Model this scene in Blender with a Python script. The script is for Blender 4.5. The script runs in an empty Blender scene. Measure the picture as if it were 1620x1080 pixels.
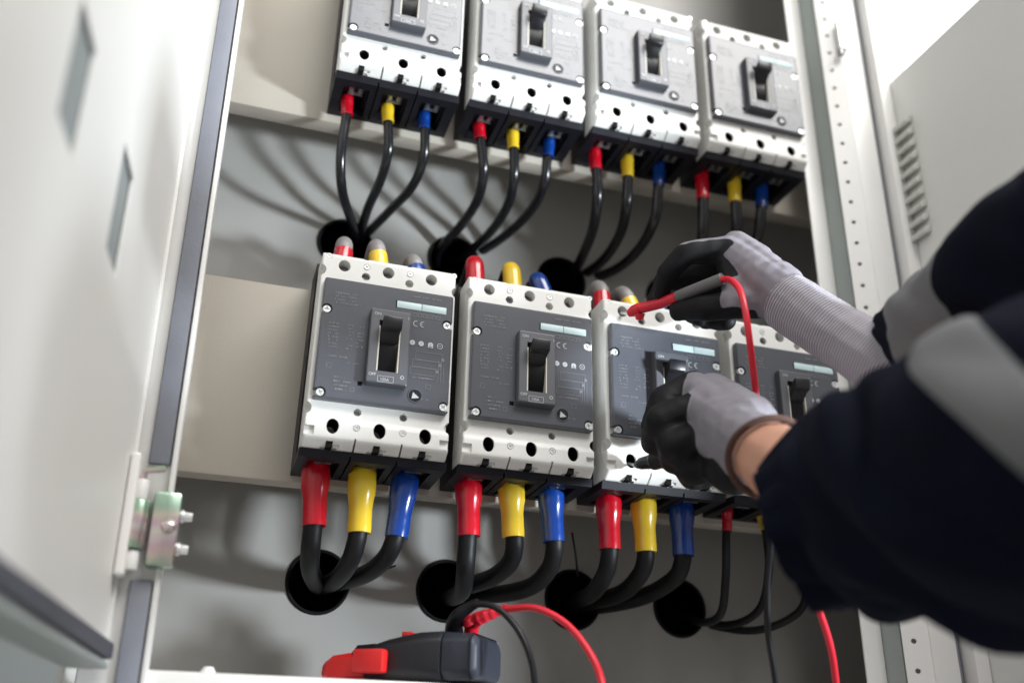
import bpy, bmesh, math, random
import numpy as np
from mathutils import Vector, Matrix, noise
random.seed(7)
S = bpy.context.scene
col = S.collection

# ------------------------------------------------------------------ camera
CAM = Vector((-0.0594, -0.6577, -0.2382))
FPX = 1521.66
RIGHT = Vector((0.95076799, -0.30930154, 0.01930769))
DOWN = Vector((0.14160975, 0.37818987, -0.91483283))
FWD = Vector((0.27565723, 0.87252792, 0.40337093))
cd = bpy.data.cameras.new('camera'); cam = bpy.data.objects.new('camera', cd); col.objects.link(cam)
m = Matrix.Identity(4)
for i in range(3):
    m[i][0] = RIGHT[i]; m[i][1] = -DOWN[i]; m[i][2] = -FWD[i]; m[i][3] = CAM[i]
cam.matrix_world = m
cd.sensor_width = 36; cd.lens = FPX / 1620 * 36
cd.clip_start = 0.02; cd.clip_end = 200
cd.dof.use_dof = True; cd.dof.focus_distance = 0.735; cd.dof.aperture_fstop = 2.8
cd.dof.aperture_blades = 9
S.camera = cam
S.render.resolution_x = 1024; S.render.resolution_y = 682

# ------------------------------------------------------------------ light
W = bpy.data.worlds.new('World'); S.world = W; W.use_nodes = True
bg = W.node_tree.nodes['Background']
bg.inputs[0].default_value = (1.0, 0.985, 0.965, 1); bg.inputs[1].default_value = 0.30

def area(name, loc, target, size, power, color, sy=None):
    l = bpy.data.lights.new(name, 'AREA'); l.energy = power; l.color = color; l.size = size
    if sy: l.shape = 'RECTANGLE'; l.size_y = sy
    o = bpy.data.objects.new(name, l); col.objects.link(o); o.location = loc
    o.rotation_euler = (Vector(target) - Vector(loc)).to_track_quat('-Z', 'Y').to_euler()
    return o
wl = area('work_light', (1.12, -0.86, -0.16), (0.24, 0.10, 0.12), 0.14, 3.5, (0.84, 0.93, 1.0)); wl.data.spread = math.radians(54)
area('ceiling_light', (0.85, -1.40, 1.82), (0.25, 0.0, 0.40), 1.6, 54.0, (1.0, 0.985, 0.96), 0.9)

vs = S.view_settings
vs.view_transform = 'Standard'; vs.look = 'None'; vs.exposure = 0.3; vs.gamma = 1.0; vs.use_curve_mapping = False

# ------------------------------------------------------------------ measuring helpers
def ray(px, py):
    return RIGHT * ((px - 810) / FPX) + DOWN * ((py - 540) / FPX) + FWD
def uy(px, py, y):
    d = ray(px, py); return CAM + d * ((y - CAM.y) / d.y)
def ud(px, py, dep):
    return CAM + ray(px, py) * dep

# ------------------------------------------------------------------ materials
def mat(name, c, rough=0.5, metal=0.0, bump=0.0, bscale=300.0, var=0.0, vscale=20.0, coat=0.0, spec=0.5, rvar=0.0, sheen=0.0):
    m = bpy.data.materials.new(name); m.use_nodes = True
    nt = m.node_tree; b = nt.nodes['Principled BSDF']
    b.inputs['Base Color'].default_value = (*c, 1); b.inputs['Roughness'].default_value = rough
    b.inputs['Metallic'].default_value = metal; b.inputs['Coat Weight'].default_value = coat
    b.inputs['Specular IOR Level'].default_value = spec
    b.inputs['Sheen Weight'].default_value = sheen
    tc = nt.nodes.new('ShaderNodeTexCoord')
    if var:
        n = nt.nodes.new('ShaderNodeTexNoise'); n.inputs['Scale'].default_value = vscale; n.inputs['Detail'].default_value = 6
        nt.links.new(tc.outputs['Object'], n.inputs['Vector'])
        r = nt.nodes.new('ShaderNodeMapRange'); r.inputs[1].default_value = 0.3; r.inputs[2].default_value = 0.7
        r.inputs[3].default_value = 1 - var; r.inputs[4].default_value = 1 + var * 0.6
        nt.links.new(n.outputs[0], r.inputs[0])
        mx = nt.nodes.new('ShaderNodeVectorMath'); mx.operation = 'SCALE'
        mx.inputs[0].default_value = c; nt.links.new(r.outputs[0], mx.inputs['Scale'])
        nt.links.new(mx.outputs[0], b.inputs['Base Color'])
        if rvar:
            r2 = nt.nodes.new('ShaderNodeMapRange'); r2.inputs[1].default_value = 0.3; r2.inputs[2].default_value = 0.7
            r2.inputs[3].default_value = rough - rvar; r2.inputs[4].default_value = rough + rvar
            nt.links.new(n.outputs[0], r2.inputs[0]); nt.links.new(r2.outputs[0], b.inputs['Roughness'])
    if bump:
        n = nt.nodes.new('ShaderNodeTexNoise'); n.inputs['Scale'].default_value = bscale; n.inputs['Detail'].default_value = 3
        nt.links.new(tc.outputs['Object'], n.inputs['Vector'])
        bp = nt.nodes.new('ShaderNodeBump'); bp.inputs['Strength'].default_value = bump; bp.inputs['Distance'].default_value = 0.001
        nt.links.new(n.outputs[0], bp.inputs['Height']); nt.links.new(bp.outputs[0], b.inputs['Normal'])
    return m

M = dict(
    white=mat('breaker_white_plastic', (0.71, 0.705, 0.68), 0.42, bump=0.05, bscale=900, var=0.03, vscale=60),
    panel=mat('breaker_grey_panel', (0.080, 0.084, 0.098), 0.235, bump=0.10, bscale=1600, var=0.04, vscale=90),
    bezel=mat('bezel_grey_plastic', (0.090, 0.093, 0.105), 0.36, bump=0.06, bscale=1500),
    black=mat('black_moulded_plastic', (0.007, 0.007, 0.011), 0.42, bump=0.08, bscale=900, spec=0.25),
    toggle=mat('toggle_black_plastic', (0.010, 0.010, 0.013), 0.33, bump=0.04, bscale=900),
    slotw=mat('slot_side_cream_plastic', (0.60, 0.57, 0.50), 0.5),
    steel=mat('zinc_screw_steel', (0.78, 0.79, 0.80), 0.36, metal=0.55, var=0.12, vscale=300),
    darksteel=mat('dark_steel', (0.28, 0.28, 0.29), 0.4, metal=0.9),
    print=mat('pale_print', (0.46, 0.47, 0.49), 0.32),
    printdim=mat('dim_print', (0.20, 0.205, 0.215), 0.30),
    strip=mat('pale_blue_label_strip', (0.50, 0.63, 0.65), 0.45, var=0.04, vscale=80),
    plate=mat('beige_powder_coat', (0.42, 0.385, 0.33), 0.50, bump=0.10, bscale=700, var=0.05, vscale=12, rvar=0.05),
    back=mat('cabinet_back_powder_coat', (0.30, 0.292, 0.275), 0.42, bump=0.08, bscale=700, var=0.06, vscale=8),
    frame=mat('frame_powder_coat', (0.76, 0.75, 0.73), 0.42, bump=0.06, bscale=700, var=0.04, vscale=12),
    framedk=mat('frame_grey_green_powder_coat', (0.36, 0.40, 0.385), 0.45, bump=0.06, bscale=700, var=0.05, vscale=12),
    door=mat('door_powder_coat', (0.78, 0.77, 0.74), 0.42, bump=0.07, bscale=700, var=0.025, vscale=7, rvar=0.04),
    doorR=mat('door_powder_coat_grey', (0.73, 0.73, 0.70), 0.45, bump=0.08, bscale=700, var=0.04, vscale=7),
    gasket=mat('blue_grey_gasket_foam', (0.19, 0.20, 0.235), 0.55, bump=0.2, bscale=500, var=0.10, vscale=25),
    darkgasket=mat('dark_gasket_rubber', (0.07, 0.075, 0.095), 0.55, bump=0.15, bscale=500),
    pane=mat('door_window_pane', (0.25, 0.275, 0.272), 0.6, var=0.05, vscale=15),
    rubber_shade=mat('black_rubber_and_hole_shade', (0.006, 0.006, 0.006), 0.8, bump=0.2, bscale=300, spec=0.15),  # grommet rubber; also the painted shade in holes, notches and rear wall
    red=mat('red_heat_shrink', (0.44, 0.003, 0.014), 0.22, bump=0.07, bscale=120, coat=0.25),
    yellow=mat('yellow_heat_shrink', (0.64, 0.43, 0.022), 0.28, bump=0.07, bscale=120, coat=0.15),
    blue=mat('blue_heat_shrink', (0.003, 0.034, 0.20), 0.22, bump=0.07, bscale=120, coat=0.25),
    jacket=mat('black_cable_jacket', (0.007, 0.007, 0.008), 0.50, bump=0.12, bscale=300, var=0.3, vscale=40, spec=0.22),
    gjacket=mat('glossy_cable_jacket', (0.006, 0.006, 0.008), 0.24, bump=0.05, bscale=300),
    greycap=mat('grey_cable_insulation', (0.22, 0.205, 0.20), 0.5, var=0.15, vscale=120),
    meter=mat('meter_dark_blue_black_plastic', (0.009, 0.0095, 0.014), 0.45, bump=0.1, bscale=1200),
    metergrey=mat('meter_end_blue_grey_plastic', (0.022, 0.026, 0.040), 0.5, bump=0.1, bscale=1200),
    meterred=mat('meter_red_plastic', (0.55, 0.012, 0.012), 0.38, bump=0.05, bscale=900),
    leadred=mat('red_silicone_lead', (0.62, 0.012, 0.03), 0.36),
    leadblack=mat('black_silicone_lead', (0.007, 0.007, 0.009), 0.35, spec=0.3),
    navy=mat('navy_work_jacket_fabric', (0.0036, 0.0049, 0.0125), 0.85, bump=0.5, bscale=1400, var=0.25, vscale=25, spec=0.08),
    reflect=mat('grey_reflective_tape', (0.13, 0.132, 0.138), 0.5, bump=0.2, bscale=1500, var=0.08, vscale=30),
    hem=mat('brown_glove_hem', (0.065, 0.026, 0.016), 0.75, bump=0.5, bscale=900),
    wall=mat('room_wall_paint', (0.33, 0.37, 0.37), 0.7, var=0.03, vscale=3),
    louvre=mat('louvre_paint', (0.52, 0.52, 0.48), 0.45),
)
def hinge_mat():
    m = mat('iridescent_zinc_plate', (0.62, 0.60, 0.5), 0.27, metal=0.85)
    nt = m.node_tree; b = nt.nodes['Principled BSDF']
    # yellow-chromate plating: greener towards the ends, rosy silver in the middle
    tc = nt.nodes.new('ShaderNodeTexCoord'); n = nt.nodes.new('ShaderNodeTexNoise'); n.inputs['Scale'].default_value = 60; n.inputs['Detail'].default_value = 2
    nt.links.new(tc.outputs['Object'], n.inputs['Vector'])
    sp = nt.nodes.new('ShaderNodeSeparateXYZ'); nt.links.new(tc.outputs['Generated'], sp.inputs[0])
    md = nt.nodes.new('ShaderNodeMath'); md.operation = 'MULTIPLY_ADD'; md.inputs[1].default_value = 0.34; nt.links.new(n.outputs[0], md.inputs[0]); nt.links.new(sp.outputs['Z'], md.inputs[2])
    r = nt.nodes.new('ShaderNodeValToRGB'); nt.links.new(md.outputs[0], r.inputs[0])
    e = r.color_ramp.elements
    e[0].position = 0.20; e[0].color = (0.36, 0.50, 0.39, 1); e[1].position = 1.12 if False else 1.0; e[1].color = (0.36, 0.50, 0.39, 1)
    for pos, cc in ((0.33, (0.66, 0.56, 0.50)), (0.46, (0.64, 0.47, 0.52)), (0.60, (0.72, 0.69, 0.64)), (0.76, (0.64, 0.47, 0.55)), (0.88, (0.66, 0.60, 0.50))):
        x = e.new(pos); x.color = (*cc, 1)
    nt.links.new(r.outputs[0], b.inputs['Base Color'])
    return m
M['hinge'] = hinge_mat()
def skin_mat():
    m = mat('skin', (0.52, 0.27, 0.185), 0.5, bump=0.15, bscale=500, var=0.08, vscale=60)
    m.node_tree.nodes['Principled BSDF'].inputs['Subsurface Weight'].default_value = 0.15
    m.node_tree.nodes['Principled BSDF'].inputs['Subsurface Radius'].default_value = (0.01, 0.004, 0.002)
    return m
M['skin'] = skin_mat()

def glove_mat():
    m = bpy.data.materials.new('knit_glove_with_black_coating'); m.use_nodes = True
    nt = m.node_tree; N = nt.nodes; L = nt.links; b = N['Principled BSDF']
    def attr(n):
        a = N.new('ShaderNodeAttribute'); a.attribute_name = n; return a.outputs['Fac']
    def math_(op, a, bb=None, c=None):
        q = N.new('ShaderNodeMath'); q.operation = op
        for i, v in enumerate((a, bb, c)):
            if v is None: continue
            if isinstance(v, (int, float)): q.inputs[i].default_value = v
            else: L.new(v, q.inputs[i])
        return q.outputs[0]
    tc = N.new('ShaderNodeTexCoord')
    nz = N.new('ShaderNodeTexNoise'); nz.inputs['Scale'].default_value = 140; nz.inputs['Detail'].default_value = 4
    L.new(tc.outputs['Object'], nz.inputs['Vector'])
    coat = math_('ADD', attr('coat'), math_('MULTIPLY', math_('SUBTRACT', nz.outputs[0], 0.5), 0.12))
    cr = N.new('ShaderNodeMapRange'); cr.inputs[1].default_value = 0.40; cr.inputs[2].default_value = 0.62; L.new(coat, cr.inputs[0])
    # cuff ribs run round the wrist; the hand has a fine knit
    rib = math_('SINE', math_('MULTIPLY', attr('along'), 2 * math.pi / 0.0024))
    rib01 = math_('MULTIPLY_ADD', rib, 0.5, 0.5)
    ribm = math_('MULTIPLY', math_('POWER', rib01, 2.5), attr('cuff'))
    wv = math_('SINE', math_('MULTIPLY', attr('along'), 2 * math.pi / 0.0011))
    nz2 = N.new('ShaderNodeTexNoise'); nz2.inputs['Scale'].default_value = 35; nz2.inputs['Detail'].default_value = 5
    L.new(tc.outputs['Object'], nz2.inputs['Vector'])
    base = N.new('ShaderNodeMix'); base.data_type = 'RGBA'
    base.inputs[6].default_value = (0.160, 0.150, 0.172, 1); base.inputs[7].default_value = (0.245, 0.232, 0.260, 1)
    L.new(nz2.outputs[0], base.inputs[0])
    ribc = N.new('ShaderNodeMix'); ribc.data_type = 'RGBA'; ribc.inputs[7].default_value = (0.55, 0.53, 0.58, 1)
    L.new(base.outputs[2], ribc.inputs[6]); L.new(math_('MULTIPLY', ribm, 0.9), ribc.inputs[0])
    fin = N.new('ShaderNodeMix'); fin.data_type = 'RGBA'; fin.inputs[7].default_value = (0.0085, 0.0085, 0.010, 1)
    L.new(ribc.outputs[2], fin.inputs[6]); L.new(cr.outputs[0], fin.inputs[0])
    L.new(fin.outputs[2], b.inputs['Base Color'])
    ro = N.new('ShaderNodeMapRange'); ro.inputs[3].default_value = 0.85; ro.inputs[4].default_value = 0.58; L.new(cr.outputs[0], ro.inputs[0])
    L.new(ro.outputs[0], b.inputs['Roughness']); b.inputs['Sheen Weight'].default_value = 0.0; b.inputs['Specular IOR Level'].default_value = 0.16
    h = math_('ADD', math_('MULTIPLY', ribm, 0.8), math_('ADD', math_('MULTIPLY', wv, 0.06), math_('MULTIPLY', nz.outputs[0], 0.35)))
    bp = N.new('ShaderNodeBump'); bp.inputs['Strength'].default_value = 0.55; bp.inputs['Distance'].default_value = 0.0012
    L.new(h, bp.inputs['Height']); L.new(bp.outputs[0], b.inputs['Normal'])
    return m
M['glove'] = glove_mat()

# ------------------------------------------------------------------ mesh helpers
def finish(bm, smooth=35):
    me = bpy.data.meshes.new('mesh'); bmesh.ops.recalc_face_normals(bm, faces=bm.faces); bm.to_mesh(me); bm.free()
    if smooth:
        for p in me.polygons: p.use_smooth = True
        me.set_sharp_from_angle(angle=math.radians(smooth))
    return me
def obj(name, me, material, parent=None, smooth=35):
    if isinstance(me, bmesh.types.BMesh): me = finish(me, smooth)
    o = bpy.data.objects.new(name, me); me.name = name
    if material is not None and not me.materials: me.materials.append(material if not isinstance(material, str) else M[material])
    col.objects.link(o)
    if parent: o.parent = parent
    return o
def thing(name, label, cat, loc=(0, 0, 0), group=None, rot=None):
    o = bpy.data.objects.new(name, None); col.objects.link(o); o.location = loc; o.empty_display_size = 0.02
    if rot: o.rotation_euler = rot
    o['label'] = label; o['category'] = cat
    if group: o['group'] = group
    return o
def tag(o, label, cat, group=None):
    o['label'] = label; o['category'] = cat
    if group: o['group'] = group
    return o
def box(bm, x0, x1, y0, y1, z0, z1, bev=0.0, seg=2):
    r = bmesh.ops.create_cube(bm, size=1)
    vv = r['verts']
    for v in vv:
        v.co = Vector((x0 + (v.co.x + .5) * (x1 - x0), y0 + (v.co.y + .5) * (y1 - y0), z0 + (v.co.z + .5) * (z1 - z0)))
    if bev:
        es = list({e for v in vv for e in v.link_edges})
        bmesh.ops.bevel(bm, geom=es, offset=bev, segments=seg, affect='EDGES', profile=0.5)
    return bm
def nb(*a, **k): return box(bmesh.new(), *a, **k)
def cyl(bm, c, axis, r0, r1, h, seg=24, sx=1.0, sz=1.0):
    """cylinder from c along axis, length h"""
    r = bmesh.ops.create_cone(bm, cap_ends=True, segments=seg, radius1=r0, radius2=r1, depth=h)
    q = Vector(axis).normalized().to_track_quat('Z', 'Y').to_matrix().to_4x4()
    sc = Matrix.Diagonal((sx, sz, 1, 1))
    mm = Matrix.Translation(Vector(c)) @ q @ Matrix.Translation((0, 0, h / 2)) @ sc
    bmesh.ops.transform(bm, matrix=mm, verts=r['verts'])
    return bm
def prism(bm, prof, x0, x1):
    """profile of (y,z) extruded along x"""
    a = [bm.verts.new((x0, y, z)) for y, z in prof]; b = [bm.verts.new((x1, y, z)) for y, z in prof]
    n = len(prof)
    bm.faces.new(a); bm.faces.new(b[::-1])
    for i in range(n): bm.faces.new((a[i], b[i], b[(i + 1) % n], a[(i + 1) % n]))
    return bm
def vprism(bm, prof, z0, z1):
    """profile of (x,y) extruded along z"""
    a = [bm.verts.new((x, y, z0)) for x, y in prof]; b = [bm.verts.new((x, y, z1)) for x, y in prof]
    n = len(prof); bm.faces.new(a); bm.faces.new(b[::-1])
    for i in range(n): bm.faces.new((a[i], b[i], b[(i + 1) % n], a[(i + 1) % n]))
    return bm
def evaluated(me, mods):
    o = bpy.data.objects.new('tmp', me); col.objects.link(o); extra = []
    for typ, kw in mods:
        md = o.modifiers.new(typ, typ)
        for k, v in kw.items():
            if k == 'cutter':
                c = bpy.data.objects.new('cut', v); col.objects.link(c); extra.append(c); md.object = c
            else: setattr(md, k, v)
    dg = bpy.context.evaluated_depsgraph_get(); dg.update()
    out = bpy.data.meshes.new_from_object(o.evaluated_get(dg))
    for x in [o] + extra: bpy.data.objects.remove(x)
    return out
def cutmesh(bm, cut, bev=None, after=None, smooth=16):
    a = finish(bm, 0); mods = []
    if bev: mods.append(('BEVEL', dict(width=bev, segments=2, limit_method='ANGLE', angle_limit=math.radians(25))))
    mods.append(('BOOLEAN', dict(operation='DIFFERENCE', solver='EXACT', use_self=True, cutter=finish(cut, 0))))
    if after: mods.append(('BEVEL', dict(width=after, segments=1, limit_method='ANGLE', angle_limit=math.radians(40))))
    me = evaluated(a, mods)
    for p in me.polygons: p.use_smooth = True
    me.set_sharp_from_angle(angle=math.radians(smooth))
    return me
def catmull(pts, n=8, closed=False):
    P = [Vector(p) for p in pts]; out = []
    for i in range(len(P) - 1):
        p0 = P[i - 1] if i else P[0] * 2 - P[1]; p1 = P[i]; p2 = P[i + 1]; p3 = P[i + 2] if i + 2 < len(P) else P[-1] * 2 - P[-2]
        for k in range(n):
            t = k / n
            out.append(0.5 * ((2 * p1) + (p2 - p0) * t + (2 * p0 - 5 * p1 + 4 * p2 - p3) * t * t + (3 * p1 - p0 - 3 * p2 + p3) * t ** 3))
    out.append(P[-1]); return out
def tube(bm, path, rad, seg=14, cap=True):
    """rad: number or list per path point"""
    n = len(path); R = rad if isinstance(rad, (list, tuple)) else [rad] * n
    t0 = (path[1] - path[0]).normalized(); u = t0.orthogonal().normalized(); rings = []
    for i, p in enumerate(path):
        t = (path[min(i + 1, n - 1)] - path[max(i - 1, 0)]).normalized()
        u = (u - t * u.dot(t)).normalized(); w = t.cross(u)
        rings.append([bm.verts.new(p + (u * math.cos(2 * math.pi * k / seg) + w * math.sin(2 * math.pi * k / seg)) * R[i]) for k in range(seg)])
    for a, b in zip(rings, rings[1:]):
        for k in range(seg): bm.faces.new((a[k], a[(k + 1) % seg], b[(k + 1) % seg], b[k]))
    if cap: bm.faces.new(rings[0][::-1]); bm.faces.new(rings[-1])
    return bm
def resample(pts, n=None): return catmull(pts, n or 8)

# ------------------------------------------------------------------ setting: room wall
wall = obj('wall', nb(-6, 0.3, 2.6, 2.75, -2.5, 1.0), 'wall', None); wall['kind'] = 'structure'
wm = bpy.data.materials.new('bright_daylight_glass'); wm.use_nodes = True
wb = wm.node_tree.nodes['Principled BSDF']; wb.inputs['Base Color'].default_value = (0.8, 0.8, 0.8, 1); wb.inputs['Emission Color'].default_value = (1, 1, 1, 1); wb.inputs['Emission Strength'].default_value = 1.6
win = thing('window', 'overexposed bright white window behind the right cabinet door', 'window', (2.6, 1.62, 1.0))
obj('pane', nb(-1.4, 1.6, 0.0, 0.012, 0.0, 3.2), wm, win)
obj('window_frame', nb(-1.5, 1.7, -0.02, 0.04, -0.08, -0.001), 'frame', win)

# ------------------------------------------------------------------ cabinet
YP = 0.068; YB = 0.15          # mounting plate front, back panel front
LEAN = -0.020                  # the left upright leans a little
cab = thing('electrical_cabinet', 'open beige steel electrical cabinet with two mounting plates and punched frame posts', 'cabinet', (0.2, 0.1, -0.19))
CO = Vector(cab.location)
def cpart(name, bm, mt, smooth=35, bev=None):
    me = finish(bm, 0) if isinstance(bm, bmesh.types.BMesh) else bm
    if bev:
        me = evaluated(me, [('BEVEL', dict(width=bev, segments=2, limit_method='ANGLE', angle_limit=math.radians(30)))])
        for p in me.polygons: p.use_smooth = True
        me.set_sharp_from_angle(angle=math.radians(smooth))
    me.transform(Matrix.Translation(-CO))
    return obj(name, me, mt, cab)
# mounting plates: shallow channels with returned flanges
def plate(z0, z1, xr):
    t = 0.002; d = 0.018
    prof = [(YP, z0), (YP, z1), (YP + d, z1), (YP + d, z1 - t), (YP + t, z1 - t), (YP + t, z0 + t), (YP + d, z0 + t), (YP + d, z0)]
    bm = prism(bmesh.new(), prof, -0.125, xr)
    return cpart('mounting_plate', bm, 'plate', bev=0.0012)
plate(-0.0455, 0.1165, 0.525)
plate(0.2845, 0.452, 0.512)
# back panel with cable holes
holesB = [uy(503, 920, YB), uy(706, 934, YB), uy(906, 948, YB), uy(1075, 961, YB)]
holesU = [uy(546, 386, YB), uy(718, 412, YB), uy(888, 444, YB), uy(1058, 474, YB)]
HR = 0.0255
bm = nb(-0.134, 0.589, YB, YB + 0.003, -0.33, 0.80)
cut = bmesh.new()
for h in holesB + holesU: cyl(cut, (h.x, YB - 0.01, h.z), (0, 1, 0), HR, HR, 0.03, 40)
cpart('back_panel', cutmesh(bm, cut), 'back')
for h in holesB + holesU:
    b2 = bmesh.new()
    ring = [Vector((h.x + math.cos(a) * (HR - 0.0005), YB - 0.0005, h.z + math.sin(a) * (HR - 0.0005))) for a in [2 * math.pi * i / 40 for i in range(41)]]
    tube(b2, ring, 0.0015, 8, cap=False); bmesh.ops.remove_doubles(b2, verts=b2.verts, dist=0.00001)
    cpart('grommet', b2, 'rubber_shade')
# rear wall coloured black to give the holes their shade, and closed cabinet shell
cpart('rear_wall', nb(-0.134, 0.589, 0.299, 0.302, -0.33, 0.80), 'rubber_shade')
cpart('side_wall', nb(-0.1375, -0.1345, 0.062, 0.303, -0.33, 0.80), 'frame')
cpart('side_wall', nb(0.590, 0.593, 0.012, 0.303, -0.33, 0.80), 'frame')
cpart('floor_plate', nb(-0.1375, 0.593, 0.064, 0.303, -0.335, -0.331), 'frame')
cpart('roof', nb(-0.1375, 0.593, 0.0, 0.303, 0.801, 0.805), 'frame')
# bottom rail (the meter lies on it)
ZS = -0.1885
cpart('bottom_rail', nb(-0.1, 0.53, 0.0, 0.149, ZS - 0.036, ZS), 'frame', bev=0.002)
for x in (-0.045, 0.21, 0.43):
    b2 = bmesh.new(); cyl(b2, (x, 0.012, ZS), (0, 0, 1), 0.0055, 0.003, 0.004, 18); cpart('rail_screw', b2, 'frame')
# left upright: rolled lip, gasket, cream strip, return
def lean(bm, k=LEAN, z0=0.0):
    for v in bm.verts: v.co.x += k * (v.co.z - z0)
    return bm
def split_z(prof, z0, z1): return lean(vprism(bmesh.new(), prof, z0, z1))
xE = -0.0842
lp = [(xE, 0.020), (xE, -0.0055), (xE - 0.0035, -0.0055), (xE - 0.0035, 0.0), (xE - 0.040, 0.0), (xE - 0.040, 0.06), (xE - 0.037, 0.06), (xE - 0.037, 0.003), (xE - 0.0025, 0.003), (xE - 0.0025, 0.020)]
cpart('frame_post', split_z(lp, -0.33, 0.80), 'frame', bev=0.0008)
HZ0, HZ1 = -0.135, -0.062      # hinge
gp = [(xE - 0.0175, -0.0042), (xE - 0.0048, -0.0042), (xE - 0.0042, -0.0002), (xE - 0.0183, -0.0002)]
cpart('door_gasket', split_z(gp, HZ1 + 0.001, 0.80), 'gasket', bev=0.0008)
cpart('door_gasket', split_z(gp, -0.33, HZ0 - 0.001), 'gasket', bev=0.0008)
# right upright: flange, side web, bevelled punched strip, face, seam, outer strip
def punched():
    a = Vector((0.4855, 0.010)); b = Vector((0.5035, 0.0)); n = Vector((-(b - a).y, (b - a).x)).normalized()
    n = -n if n.y > 0 else n
    prof = [tuple(a), tuple(b), tuple(b - n * 0.002), tuple(a - n * 0.002)]
    bm = vprism(bmesh.new(), prof, -0.33, 0.80); cut = bmesh.new()
    z = -0.30
    c = a.lerp(b, 0.42)
    while z < 0.78:
        cyl(cut, (c.x + n.x * 0.004, c.y + n.y * 0.004, z), (-n.x, -n.y, 0), 0.0021, 0.0021, 0.012, 14); z += 0.0228
    return cutmesh(bm, cut)
cpart('punched_strip', punched(), 'frame')
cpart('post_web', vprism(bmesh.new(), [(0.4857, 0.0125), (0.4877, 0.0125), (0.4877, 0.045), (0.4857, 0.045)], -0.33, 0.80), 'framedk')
cpart('post_flange', vprism(bmesh.new(), [(0.4662, 0.034), (0.4852, 0.034), (0.4852, 0.050), (0.4832, 0.050), (0.4832, 0.036), (0.4662, 0.036)], -0.33, 0.80), 'frame', bev=0.0006)
cpart('frame_post', vprism(bmesh.new(), [(0.5040, 0.0), (0.5290, 0.0), (0.5290, 0.012), (0.59, 0.012), (0.59, 0.014), (0.5270, 0.014), (0.5270, 0.002), (0.5040, 0.002)], -0.33, 0.80), 'frame', bev=0.0008)
cpart('door_gasket', vprism(bmesh.new(), [(0.5293, 0.002), (0.5325, 0.002), (0.5325, 0.0115), (0.5293, 0.0115)], -0.33, 0.80), 'gasket')
cpart('lock_catch', nb(0.4985, 0.5085, -0.006, -0.0005, 0.452, 0.487, bev=0.0012), 'steel')
b2 = bmesh.new(); cyl(b2, (0.499, -0.004, 0.4495), (0, 0, -1), 0.003, 0.003, 0.006, 14); cpart('catch_pin', b2, 'darksteel')

# ------------------------------------------------------------------ left door (open)
DA = math.atan2(-0.996, -0.085)       # direction away from the hinge
xH = xE - 0.0275
dl = thing('cabinet_door', 'pale left cabinet door swung open with two rectangular windows and zinc hinge', 'door', (xH, -0.004, -0.19), None, (0, 0, DA))
# local: +x along door from hinge, +y = towards inner face side?, z up from -0.19
def dpart(name, bm, mt, bev=None, smooth=35, parent=None):
    me = finish(bm, 0) if isinstance(bm, bmesh.types.BMesh) else bm
    if bev:
        me = evaluated(me, [('BEVEL', dict(width=bev, segments=2, limit_method='ANGLE', angle_limit=math.radians(30)))])
        for p in me.polygons: p.use_smooth = True
        me.set_sharp_from_angle(angle=math.radians(smooth))
    for v in me.vertices:   # the same lean as the upright
        k = (LEAN - 0.006) * (v.co.z - 0.19)
        v.co.x += k * math.cos(-DA); v.co.y += k * math.sin(-DA)
    return obj(name, me, mt, parent or dl)
DZ1 = 0.99; DT = 0.022
# inner face lies at local y=0; outer skin at y=-DT
bm = nb(0.004, 0.62, -0.0016, 0.0, 0.018, DZ1); cut = bmesh.new()
WIN = [(0.270, 0.305, 0.1825, 0.2405), (0.1475, 0.184, 0.188, 0.2515)]
for x0, x1, z0, z1 in WIN: box(cut, x0, x1, -0.02, 0.02, z0, z1)
dpart('inner_panel', cutmesh(bm, cut), 'door')
bm = nb(0.0, 0.63, -DT, -DT + 0.0015, 0.0, DZ1)
dpart('outer_panel', bm, 'door')
for x0, x1, z0, z1 in WIN: dpart('window_pane', nb(x0 - 0.006, x1 + 0.006, -0.0042, -0.0024, z0 - 0.006, z1 + 0.006), 'pane')
dpart('hinge_edge', nb(0.0, 0.0032, -DT + 0.002, 0.0022, 0.0, DZ1), 'door', bev=0.0008)
dpart('bottom_edge', nb(0.004, 0.62, -DT + 0.002, 0.004, 0.0, 0.0028), 'framedk', bev=0.0005)
dpart('door_gasket', nb(0.004, 0.62, 0.0005, 0.0060, 0.0055, 0.0150), 'darkgasket', bev=0.0015)
dpart('gasket_channel', nb(0.004, 0.62, -0.0016, 0.0002, 0.003, 0.0178), 'frame')

# hinge: knuckle on the door, plated leaf on the post
hg = nb(0.005, 0.0165, 0.0004, 0.0066, 0.053, 0.131, bev=0.002); dpart('hinge_cover', hg, 'door')
hx = xH + 0.0085
hinge = thing('door_hinge', 'iridescent zinc plated hinge joining left door to post with two bolts', 'hinge', (hx, -0.010, HZ0))
def hpart(name, bm, mt, bev=None):
    me = finish(bm, 0)
    if bev: me = evaluated(me, [('BEVEL', dict(width=bev, segments=2, limit_method='ANGLE', angle_limit=math.radians(30)))])
    for p in me.polygons: p.use_smooth = True
    me.set_sharp_from_angle(angle=math.radians(35))
    me.transform(Matrix.Shear('XY', 4, (0, 0)))
    for v in me.vertices: v.co.x += LEAN * (v.co.z + HZ0)
    return obj(name, me, mt, hinge)
b2 = bmesh.new(); cyl(b2, (0, -0.002, 0.003), (0, 0, 1), 0.0045, 0.0045, 0.012, 20); hpart('lower_barrel', b2, 'frame', 0.0006)
b2 = bmesh.new(); cyl(b2, (0, -0.002, 0.016), (0, 0, 1), 0.0066, 0.0066, 0.030, 24); hpart('knuckle', b2, 'hinge', 0.0006)
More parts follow.
